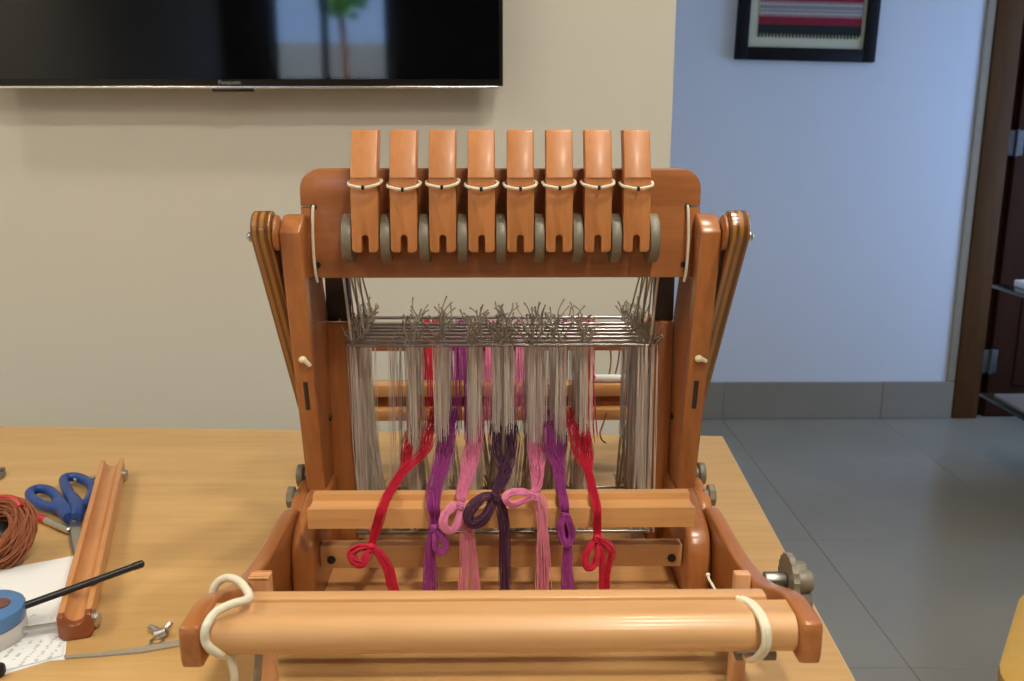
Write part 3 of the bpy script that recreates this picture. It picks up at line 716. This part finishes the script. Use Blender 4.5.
yarn('plum', 'dark plum yarn bundle tied with a fat loop, in the middle of the row', [([(496, 428, 1.20), (496, 452, 1.15)], .5), ([(512, 428, 1.20), (511, 452, 1.15)], .6)],
     [(505, 470, 1.10), (500, 484, 1.045), (496, 491, K), (494, 495, K)], [8, 6.5, 4.5, 3.5],
     (494, 496, K-.002), [(494, 496, K), (484, 497, K-.005), (473, 505, K-.007), (469, 516, K-.008), (475, 522, K-.008), (486, 514, K-.006), (494, 497, K)], [3.5, 5, 5.5, 5.5, 5.5, 5, 3.5],
     [([(495, 497, K), (501, 507, K-.001), (504, 530, K-.002), (505, 588, K-.002), (505, 612, K-.002)], [4, 5.5, 5.5, 5.5, 6.5])], 400, [(508, 4, 3)])
yarn('pink', 'pale pink yarn bundle with a loop pointing left across the shelf bar', [([(537, 440, 1.20), (537, 456, 1.15)], 1.0)],
     [(537, 470, 1.10), (537, 483, 1.045), (535, 490, K), (534, 494, K)], [8, 6, 4.5, 3.5],
     (534, 495, K-.002), [(534, 495, K), (522, 491, K-.005), (509, 492, K-.006), (505, 498, K-.007), (512, 504, K-.007), (524, 500, K-.006), (534, 495, K)], [3, 3.6, 3.6, 3.6, 3.6, 3.4, 3],
     [([(535, 496, K), (541, 503, K-.001), (543, 530, K-.002), (544, 588, K-.002), (545, 612, K-.002)], [4, 6, 6, 8, 9])], 500, [(521, 5, 12), (541, 3, 4)], 'rose')
yarn('purple', 'purple yarn bundle second from the right, knotted into a narrow upright loop', [([(550, 424, 1.20), (551, 448, 1.15)], .4), ([(561, 440, 1.20), (560, 455, 1.15)], .7)],
     [(559, 470, 1.10), (561, 487, 1.045), (564, 503, K), (565, 513, K)], [6.5, 5.5, 4.5, 4],
     (565, 515, K-.002), [(565, 514, K), (561, 522, K-.005), (561, 533, K-.006), (566, 543, K-.007), (571, 536, K-.006), (570, 524, K-.005), (565, 514, K)], [3.2, 3.6, 3.4, 3.2, 3.4, 3.6, 3.2],
     [([(566, 520, K), (567, 545, K-.001), (567, 565, K-.002), (567, 588, K-.002), (567, 612, K-.002)], [4, 4.5, 5, 6.5, 8])], 600, [(565, 3, 9)])
yarn('red', 'bright red yarn bundle with an open oval loop, rightmost of the seven', [([(570, 422, 1.20), (577, 452, 1.15)], .3), ([(582, 428, 1.20), (586, 452, 1.15)], .7)],
     [(588, 470, 1.10), (592, 488, 1.045), (597, 507, K), (597, 524, K), (597, 537, K)], [5, 4.5, 4.2, 4.2, 3.2],
     (597, 538, K-.002), [(597, 538, K), (590, 546, K-.005), (585, 556, K-.006), (587, 566, K-.007), (593, 564, K-.006), (597, 553, K-.005), (598, 538, K)], [3, 3.2, 3.2, 3.4, 3.4, 3.2, 3],
     [([(598, 539, K), (607, 545, K-.001), (611, 553, K-.002), (607, 575, K-.002), (607, 612, K-.002)], [3.5, 5, 4.5, 3, 3.5]), ([(598, 540, K), (602, 552, K-.001), (602, 570, K-.002), (602, 588, K-.002), (603, 612, K-.002)], [3, 4, 4, 4, 4.5])], 700, [(587, 7, 18)])

# ------------------------------------------------------------------ sticks, cords and odds and ends on the loom
st = B(); box(st, -0.2330, 0.2380, 0.7535, 0.7700, 0.1560, 0.1705, 0.003)
tag(obj('apron_stick', st, 'pale'), 'pale flat wooden stick lying behind the front beam of the loom', 'stick')
c1 = thing('tie_cord', (-0.245, 0.73, 0.14), 'thick ivory cord looped round the left end of the front beam', 'cord')
pts = cat([W(213, 597, .785), W(214, 588, .785), W(221, 580, .785), W(231, 578, .78), W(242, 584, .765), W(249, 598, .738), W(232, 604, .722), W(215, 613, .713), W(206, 627, .703), W(205, 640, .702), W(211, 649, .703), W(222, 655, .712), W(232, 655, .73)], 6)
obj('loop', tube(B(), pts, 0.0038, 10), 'cord', c1)
obj('hanging_end', tube(B(), cat([W(228, 653, .722), W(231, 661, .722), W(234, 673, .722), W(235, 695, .725)], 5), 0.0036, 10), 'cord', c1)
obj('hanging_end', tube(B(), cat([W(259, 652, .80), W(258, 668, .80), W(256, 690, .80)], 5), 0.0040, 8), 'greycord', c1)
c2 = thing('tie_cord', (0.22, 0.73, 0.14), 'doubled ivory cord looped round the right end of the front beam', 'cord')
for q in (0, 1):
    o_ = q*4.5
    pts = cat([W(737+o_, 598, .752), W(748+o_, 603, .742), W(757+o_, 613, .722), W(763+o_, 626, .704), W(764.5+o_, 640, .700), W(762+o_, 650, .702), W(755+o_, 658, .71), W(748+o_, 660, .72), W(745+o_, 656, .74)], 6)
    obj('loop', tube(B(), pts, 0.0026, 8), 'cord', c2)
nc = B(); box(nc, W(735, 655, .76).x, W(776, 655, .76).x, .756, .775, W(760, 659, .76).z, W(760, 650, .76).z, .002); obj('toggle', nc, 'greyplastic', c2)
c3 = tube(B(), cat([W(708, 575, .93), W(709, 579, .925), W(713, 586, .91), W(717, 594, .90)], 5), 0.0015, 7); ball(c3, W(708, 575, .93), .0026)
tag(obj('cord_end', c3, 'cord'), 'short loose ivory cord end sticking up behind the front beam', 'cord')
# loose brown threads and rolled paper at the back
for pts_, lab in (([W(610, 346, 1.50), W(611, 360, 1.5), W(609, 376, 1.5)], 'straight brown thread above the rear beam, left of two'), ([W(620, 346, 1.50), W(618, 362, 1.5), W(615, 375, 1.5)], 'slanting brown thread above the rear beam, right of two'), ([W(606.5, 413, 1.453), W(603, 424, 1.45), W(600, 433, 1.445), W(602, 440, 1.44), W(606, 443, 1.44)], 'curled brown thread hanging below the rear beam')):
    tag(obj('loose_thread', tube(B(), cat(pts_, 5), 0.0014, 6), 'rust'), lab, 'thread')
tag(obj('paper_roll', rod(B(), (W(590, 376, 1.485).x, 1.485, 0.1722), (0.226, 1.485, 0.1722), 0.0066, 16), 'white'), 'thin roll of white paper on the rear beam', 'paper roll')
for px, wd in ((588.5, 'left'), (593.5, 'right')):
    tag(obj('red_knot', ball(B(), W(px, 377, 1.474), 0.0042, .8, .8, 1.2), 'red'), 'tiny red yarn knot beside the paper roll, %s one' % wd, 'knot')

# ------------------------------------------------------------------ television
TY = 2.07
tcx, tr, tb_ = W(231, 60, TY).x, W(503, 60, TY).x, W(300, 88, TY).z
hw = tr-tcx; th = hw*2*9/16+0.02
tv = thing('television', (tcx, WY, tb_), 'large black flat-screen television mounted on the cream wall', 'television')
obj('screen_panel', box(B(), tcx-hw, tr, TY, TY+0.014, tb_+0.004, tb_+th, 0.002), 'bezel', tv)
obj('screen', box(B(), tcx-hw+.008, tr-.008, TY-0.0015, TY+0.001, tb_+0.018, tb_+th-.008, 0.0004, 1), 'screen', tv)
obj('bottom_trim', box(B(), tcx-hw, tr-.010, TY-.002, TY+0.014, tb_-0.001, tb_+0.0038, 0.001), 'silver', tv, label='silver bottom trim')
obj('sensor_bar', box(B(), W(212, 90, TY).x, W(253, 90, TY).x, TY-.001, TY+.012, tb_-.0075, tb_-.0012, .001), 'bezel', tv)
obj('rear_housing', box(B(), tcx-hw*.86, tcx+hw*.86, TY+.0142, TY+.045, tb_+.05, tb_+th-.08, .004), 'bezel', tv)
obj('wall_bracket', box(B(), tcx-.25, tcx+.25, TY+.0452, WY-.0005, tb_+.16, tb_+.42, .003), 'darksteel', tv)
cu = bpy.data.curves.new('lettering', 'FONT'); cu.body = 'Panasonic'; cu.size = 0.0125; cu.align_x = 'CENTER'; cu.extrude = 0.0003
tmp = bpy.data.objects.new('lettering_curve', cu)
lm = bpy.data.meshes.new_from_object(tmp); bpy.data.objects.remove(tmp)
lm.materials.clear(); lm.materials.append(M['logo'])
lo = bpy.data.objects.new('lettering', lm); col.objects.link(lo)
lo.rotation_euler = (R(90), 0, 0); place(lo, Vector((W(230, 83, TY).x, TY-.0018, tb_+.0075)), tv)

# ------------------------------------------------------------------ framed weaving
pc = thing('framed_weaving', (1.29, FY-0.02, 1.2), 'black-framed red, grey and black striped weaving on the far wall', 'picture')
fx0, fx1 = W(735, 58, FY-.03).x, W(875, 61, FY-.03).x; fz = W(735, 58, FY-.03).z - 0.004; fh = 0.80; fb = 0.052
def tilt(bm): bmesh.ops.rotate(bm, verts=bm.verts, cent=Vector((fx0, FY, fz)), matrix=Matrix.Rotation(R(1.3), 3, 'Y')); return bm
for b_ in ((fx0, fx0+fb, fz, fz+fh), (fx1-fb, fx1, fz, fz+fh), (fx0+fb, fx1-fb, fz, fz+fb), (fx0+fb, fx1-fb, fz+fh-fb, fz+fh)):
    obj('frame_bar', tilt(box(B(), b_[0], b_[1], FY-.032, FY-.002, b_[2], b_[3], .003)), 'frameblack', pc)
obj('mount', tilt(box(B(), fx0+fb, fx1-fb, FY-.016, FY-.008, fz+fb, fz+fh-fb)), 'mat', pc)
wx0, wx1 = W(757, 38, FY-.02).x, W(860, 38, FY-.02).x; wz = fz+fb+0.058
z = wz; wv = B()
bands = [('wovenblack', .036), ('wovenred', .030), ('wovenwhite', .020), ('wovengrey', .008), ('wovenwhite', .004), ('wovengrey', .016), ('wovenwhite', .006), ('wovenred', .040), ('wovenblack', .012), ('wovenred', .03), ('wovenwhite', .02), ('wovengrey', .04), ('wovenblack', .05), ('wovenred', .05), ('wovenwhite', .02), ('wovengrey', .04), ('wovenblack', .05)]
for mt, h_ in bands:
    obj('woven_band', tilt(box(B(), wx0, wx1, FY-.0195, FY-.0165, z, z+h_-.0004)), mt, pc); z += h_
for (zz, mt, L_, st_, up) in ((wz, 'wovenblack', .018, 30, -1), (wz+.066, 'wovenred', .014, 36, 1), (wz+.120, 'wovenwhite', .012, 36, 1)):
    fr = B(); n_ = st_
    for i in range(n_):
        a = wx0+(wx1-wx0)*i/n_; b_ = wx0+(wx1-wx0)*(i+.62)/n_
        prism(fr, [(a, zz), (b_, zz), ((a+b_)/2+.001, zz+up*L_), ((a+b_)/2-.001, zz+up*L_)], 'y', FY-.0205, FY-.0170)
    tag(obj('zigzag_edge', tilt(fr), mt, pc), kind='stuff')

# ------------------------------------------------------------------ things on the table, left
# wooden channel with two bolts
A0, A1 = G(76.5, 640), G(114, 476)
chd = (A1-A0); L_ = chd.length; ang = math.atan2(chd.y, chd.x)-math.pi/2
ch = thing('wooden_channel', A0, 'grooved wooden bar with bolts through its ends, lying on the table', 'wooden bar')
def chl(bm):
    bmesh.ops.rotate(bm, verts=bm.verts, cent=(0, 0, 0), matrix=Matrix.Rotation(ang, 3, 'Z')); bmesh.ops.translate(bm, verts=bm.verts, vec=A0); return bm
hw_, hh = 0.0185, 0.031
prof = [(-hw_, .006), (-hw_+.006, .0005), (hw_-.006, .0005), (hw_, .006), (hw_, hh-.001), (hw_-.001, hh), (hw_-.0065, hh), (hw_-.0075, hh-.001)] + [(.011*math.cos(R(a)), .0285+.010*math.sin(R(a))) for a in range(0, -181, -15)] + [(-hw_+.0075, hh-.001), (-hw_+.0065, hh), (-hw_+.001, hh), (-hw_, hh-.001)]
obj('channel_bar', chl(prism(B(), prof, 'y', 0.012, L_)), 'channel', ch)
obj('end_face', chl(prism(B(), prof, 'y', 0.0, 0.0118, 0.0012, 1)), 'endgrain', ch, label='dark brown end of the bar')
for v_ in (0.022, L_-0.03):
    b_ = B(); rod(b_, (-0.058, v_, .0115), (0.025, v_, .0115), 0.0034, 12)
    bo = obj('bolt', chl(b_), 'steel', ch)
    b_ = B(); disc(b_, (0.0200, v_, .0125), 'x', 0.0105, 0.0022, 20); disc(b_, (0.0230, v_, .0125), 'x', .0065, .005, 6)
    obj('nut', chl(b_), 'steel', bo)
# scissors
sc_ = thing('scissors', G(72, 505), 'steel scissors with dark blue plastic handles on the table', 'scissors')
zs = 0.008
piv = G(74, 521, zs)
bl = B(); pts = [G(67, 516, zs), G(79, 515, zs), G(80, 530, zs), G(77, 548, zs), G(75, 556, zs), G(72.5, 552, zs), G(69, 532, zs)]
prism(bl, [(p.x, p.y) for p in pts], 'z', .0045, .0065); obj('blade', bl, 'darksteel', sc_)
bl = B(); pts = [G(68, 516, zs), G(80, 515, zs), G(81, 530, zs), G(79, 547, zs), G(76, 555, zs), G(74, 550, zs), G(71, 532, zs)]
prism(bl, [(p.x, p.y) for p in pts], 'z', .0068, .0088); obj('blade', bl, 'steel', sc_)
obj('pivot_screw', disc(B(), (piv.x, piv.y, .0098), 'z', .0045, .003, 16), 'darksteel', sc_)
def hand(ring_px, stem_px, r_, rs_):
    b_ = B(); P = cat([G(x, y, .0125) for x, y in ring_px], 5, True)
    tube(b_, P, r_, 10, closed=True)
    S = cat([G(x, y, .0125) for x, y in stem_px], 4); tube(b_, S, catf(rs_, 4), 10)
    return b_
obj('handle', hand([(30, 493), (38, 489), (50, 491), (59, 500), (63, 509), (55, 508), (42, 505), (33, 499)], [(56, 503), (63, 509), (69, 518)], .0078, [.009, .012, .0085]), 'blue', sc_)
obj('handle', hand([(64, 480), (70, 477), (80, 478), (90, 484), (93, 491), (88, 501), (81, 506), (73, 500), (67, 490)], [(72, 497), (77, 508), (76, 518)], .0080, [.009, .012, .0085]), 'blue', sc_)
# red-tipped pen lying behind the scissors
pn = thing('pen', G(55, 525), 'silver pen with a red end lying beside the brown yarn', 'pen')
p0, p1 = G(36, 516, .006), G(70, 531, .006)
obj('barrel', tube(B(), [p0.lerp(p1, .3), p0.lerp(p1, .98), p1], [.0052, .0052, .003], 12), 'steel', pn)
obj('cap', tube(B(), [p0, p0.lerp(p1, .28), p0.lerp(p1, .3)], [.0060, .0060, .0052], 12), 'redplastic', pn)
# rust yarn skein
yc = G(4, 540, .0)
sk = thing('yarn_skein', yc, 'rust-brown yarn skein wound round a dark hole at the left table edge', 'yarn')
ctr = G(-3, 534, .036)
tl = Matrix.Rotation(R(38), 3, 'X') @ Matrix.Rotation(R(-14), 3, 'Y')
bm = B(); rs = random.Random(5)
for i in range(150):
    a = rs.uniform(0, 6.28); q = math.sqrt(rs.random()); ph = rs.uniform(-.8, .8); tw = rs.uniform(.3, 1.2)
    pts = []
    for k in range(26):
        th_ = 2*math.pi*k/26
        rr_ = 0.039+q*0.013*math.cos(a+tw*math.sin(th_+ph)); zz = q*0.020*math.sin(a+tw*math.sin(th_+ph))
        wob = 1+.06*math.sin(3*th_+i)
        pts.append(ctr+tl @ Vector((rr_*wob*math.cos(th_)*1.05, rr_*wob*math.sin(th_), zz+.005*math.sin(2*th_+ph*3))))
    tube(bm, [Vector((p.x, p.y, max(p.z, .0016))) for p in pts], .0015, 4, closed=True)
tag(obj('wound_yarn', bm, 'rust', sk), kind='stuff')
tag(obj('inner_core', ball(B(), ctr, .024, 1, 1, .6), 'black', sk))
tag(obj('red_lid', tube(B(), [ctr+tl @ Vector((.047*math.cos(a), .047*math.sin(a), .016)) for a in [R(35+k*6) for k in range(20)]], .0050, 8), 'redplastic', sk))
# grey metal bit near the top left
gb = B(); tube(gb, [G(-6, 480, .004), G(3, 474, .004)], .0045, 10); disc(gb, G(1, 471, .006), 'z', .007, .010, 6)
tag(obj('metal_bolt', gb, 'darksteel'), 'small grey metal bolt at the far left of the table', 'bolt')
# papers
def sheet(name, px, z0, mat, label, lift=None):
    pts = [G(x, y, z0) for x, y in px]
    b_ = B(); prism(b_, [(p.x, p.y) for p in pts], 'z', z0, z0+.0006)
    return tag(obj(name, b_, mat), label, 'paper')
sheet('paper_sheet', [(-40, 580), (0, 570), (75, 556), (70, 606), (65, 660), (50, 661), (0, 676), (-60, 684)], 0.0, 'white', 'white paper sheet under the tape measure and wooden bar')
sheet('printed_sheet', [(-60, 604), (0, 611), (30, 614), (66, 617), (62, 656), (0, 672), (-60, 680)], 0.0012, 'print', 'white sheet with rows of small print, in the lower left corner')
# tape measure
tm = thing('tape_measure', G(4, 625), 'blue and pale grey tape measure lying on the papers', 'tape measure')
def px_outline(lst, z0): return [(p.x, p.y) for p in (G(x, y, z0) for x, y in lst)]
o1 = px_outline([(-40, 604), (-20, 594), (3, 590), (17, 592), (25, 597), (23, 607), (12, 616), (-6, 624), (-35, 629)], .038)
o1 = [(p.x, p.y) for p in cat([(x, y, 0) for x, y in o1], 4, True)]
def grow(o, k):
    cx_, cy_ = sum(p[0] for p in o)/len(o), sum(p[1] for p in o)/len(o)
    return [(cx_+(x-cx_)*k, cy_+(y-cy_)*k) for x, y in o]
obj('lower_case', prism(B(), grow(o1, .98), 'z', .0020, .022, .002, 2), 'tapegrey', tm)
obj('upper_case', prism(B(), o1, 'z', .0222, .040, .003, 2), 'tapeblue', tm)
obj('round_label', disc(B(), G(-2, 604, .0405), 'z', .013, .0012, 24), 'tapebrown', tm)
# black stick
b0, b1 = G(24, 606, .0325), G(144, 563, .0385)
bk = B(); tube(bk, [b0, b0.lerp(b1, .9), b0.lerp(b1, .905), b0.lerp(b1, .985), b1], [.0044, .0044, .0050, .0050, .0025], 12)
tag(obj('black_stick', bk, 'black'), 'thin black plastic stick resting across the wooden bar', 'stick')
# wing nut and washer
wn_ = thing('wing_nut', G(163, 634), 'small steel wing nut lying on the table by the loom', 'wing nut')
wc = G(162, 633, .006)
obj('hub', tube(B(), [wc-Vector((.006, 0, .003)), wc+Vector((.006, 0, .003))], [.006, .0045], 14), 'steel', wn_)
for e_ in ((150, 627, .006), (172, 622, .015)):
    w_ = G(*e_); obj('wing', tube(B(), [wc, wc.lerp(w_, .6), w_], [.0035, .0042, .0034], 10), 'steel', wn_)
wz_ = G(156.5, 641, .0012); wb = B(); tube(wb, [wz_+Vector((.0068*math.cos(a), .0068*math.sin(a), 0)) for a in [k*2*math.pi/24 for k in range(24)]], .0018, 6, closed=True)
for v in wb.verts: v.co.z = .0003+(v.co.z-wz_.z+.0018)*.5
tag(obj('washer', wb, 'steel'), 'flat steel washer in front of the wing nut', 'washer')
# flat grey strip
sp0 = [G(x, y, .0) for x, y in ((64, 657), (100, 654), (140, 648.5), (195, 638), (196, 644), (141, 653.5), (101, 657), (65, 659.5))]
b_ = B(); prism(b_, [(p.x, p.y) for p in sp0], 'z', .0001, .0022); tag(obj('flat_strip', b_, 'greycord'), 'narrow taupe strip running along the table to the loom corner', 'strip')
tag(obj('dark_cap', disc(B(), G(-3, 670, .007), 'z', .0085, .010, 18, .002), 'black'), 'small dark round cap on the papers in the corner', 'cap')

# ------------------------------------------------------------------ yellow chair at the right edge
cc = Vector((1.125, 1.362, FLOOR)); CA = R(-35)     # seat turned against the table
chair = thing('padded_chair', cc, 'mustard yellow chair with a padded rounded seat beside the table', 'chair')
def seat_ring(sc, z_):
    h_, r_ = 0.245, 0.11; out = []
    for qx, qy, a0 in ((1, 1, 0), (-1, 1, 90), (-1, -1, 180), (1, -1, 270)):
        for k in range(7):
            a = R(a0+15*k); x_, y_ = qx*(h_-r_)+r_*math.cos(a), qy*(h_-r_)+r_*math.sin(a)
            x_ *= 1+.04*(1-(y_/h_)**2); y_ *= 1+.04*(1-(x_/h_)**2)
            out.append((cc.x+sc*(x_*math.cos(CA)-y_*math.sin(CA)), cc.y+sc*(x_*math.sin(CA)+y_*math.cos(CA)), z_))
    return out
b_ = B(); rings = [[b_.verts.new(p) for p in seat_ring(sc, z_)] for sc, z_ in ((.90, -.345), (.98, -.340), (1.0, -.325), (.995, -.308), (.95, -.300), (.80, -.297))]
for A_, C_ in zip(rings, rings[1:]):
    for k in range(len(A_)): b_.faces.new((A_[k], A_[(k+1) % len(A_)], C_[(k+1) % len(A_)], C_[k]))
b_.faces.new(rings[0][::-1]); b_.faces.new(rings[-1])
obj('seat', b_, 'yellow', chair)
for a in (45, 135, 225, 315):
    d = Vector((math.cos(R(a)), math.sin(R(a)), 0)); obj('leg', tube(B(), [cc+d*.19+Vector((0, 0, .405)), cc+d*.25+Vector((0, 0, .001))], [.014, .011], 12), 'steel', chair)
bk = B(); A = [R(a) for a in range(-45, 46, 9)]
v1 = []
for zz, dr in ((.62, 0.0), (.66, .012), (.80, .03), (.86, .035)):
    v1.append([(cc.x+(.30+dr)*math.cos(a), cc.y+(.30+dr)*math.sin(a), FLOOR+zz) for a in A])
ins = [[(cc.x+(.27+dr)*math.cos(a), cc.y+(.27+dr)*math.sin(a), FLOOR+zz) for a in A] for zz, dr in ((.62, 0.0), (.66, .012), (.80, .03), (.86, .035))]
VO = [[bk.verts.new(p) for p in r_] for r_ in v1]; VI = [[bk.verts.new(p) for p in r_] for r_ in ins]
for i in range(3):
    for k in range(len(A)-1):
        bk.faces.new((VO[i][k], VO[i][k+1], VO[i+1][k+1], VO[i+1][k])); bk.faces.new((VI[i][k+1], VI[i][k], VI[i+1][k], VI[i+1][k+1]))
for k in range(len(A)-1):
    bk.faces.new((VO[3][k], VO[3][k+1], VI[3][k+1], VI[3][k])); bk.faces.new((VO[0][k+1], VO[0][k], VI[0][k], VI[0][k+1]))
for i in range(3):
    bk.faces.new((VO[i][0], VO[i+1][0], VI[i+1][0], VI[i][0])); bk.faces.new((VO[i+1][-1], VO[i][-1], VI[i][-1], VI[i+1][-1]))
bmesh.ops.recalc_face_normals(bk, faces=bk.faces[:])
obj('backrest', bk, 'yellow', chair)
for a in (-25, 25):
    obj('back_support', tube(B(), [cc+Vector((.24*math.cos(R(a)), .24*math.sin(R(a)), .402)), cc+Vector((.315*math.cos(R(a)), .315*math.sin(R(a)), .45)), cc+Vector((.318*math.cos(R(a)), .318*math.sin(R(a)), .66))], .010, 10), 'steel', chair)

# ------------------------------------------------------------------ glass shelf stand by the door
gs = thing('glass_stand', (2.2, 3.0, FLOOR), 'smoked glass shelf stand in front of the dark door', 'stand')
gx0, gx1, gy0, gy1 = 1.835, 2.55, 2.75, 3.40
for z_, t_ in ((0.005, .012), (-.417, .012)):
    obj('glass_shelf', box(B(), gx0, gx1, gy0, gy1, z_-t_, z_, .003), 'greenglass', gs)
for x_, y_ in ((gx1-.06, gy0+.08), (gx1-.06, gy1-.08), (2.28, gy0+.08), (2.28, gy1-.08)):
    obj('post', rod(B(), (x_, y_, FLOOR+.0005), (x_, y_, -.0075), .016, 16), 'darksteel', gs)
tag(obj('paper_stack', box(B(), gx0+.03, gx0+.30, gy0+.12, gy1-.05, -.4165, -.405, .001), 'wovengrey'), 'pale papers lying on the lower glass shelf', 'papers')
tag(obj('white_box', box(B(), gx0+.06, gx0+.2, gy1-.16, gy1-.04, .0055, .03, .002), 'white'), 'small white box on the upper glass shelf', 'box')
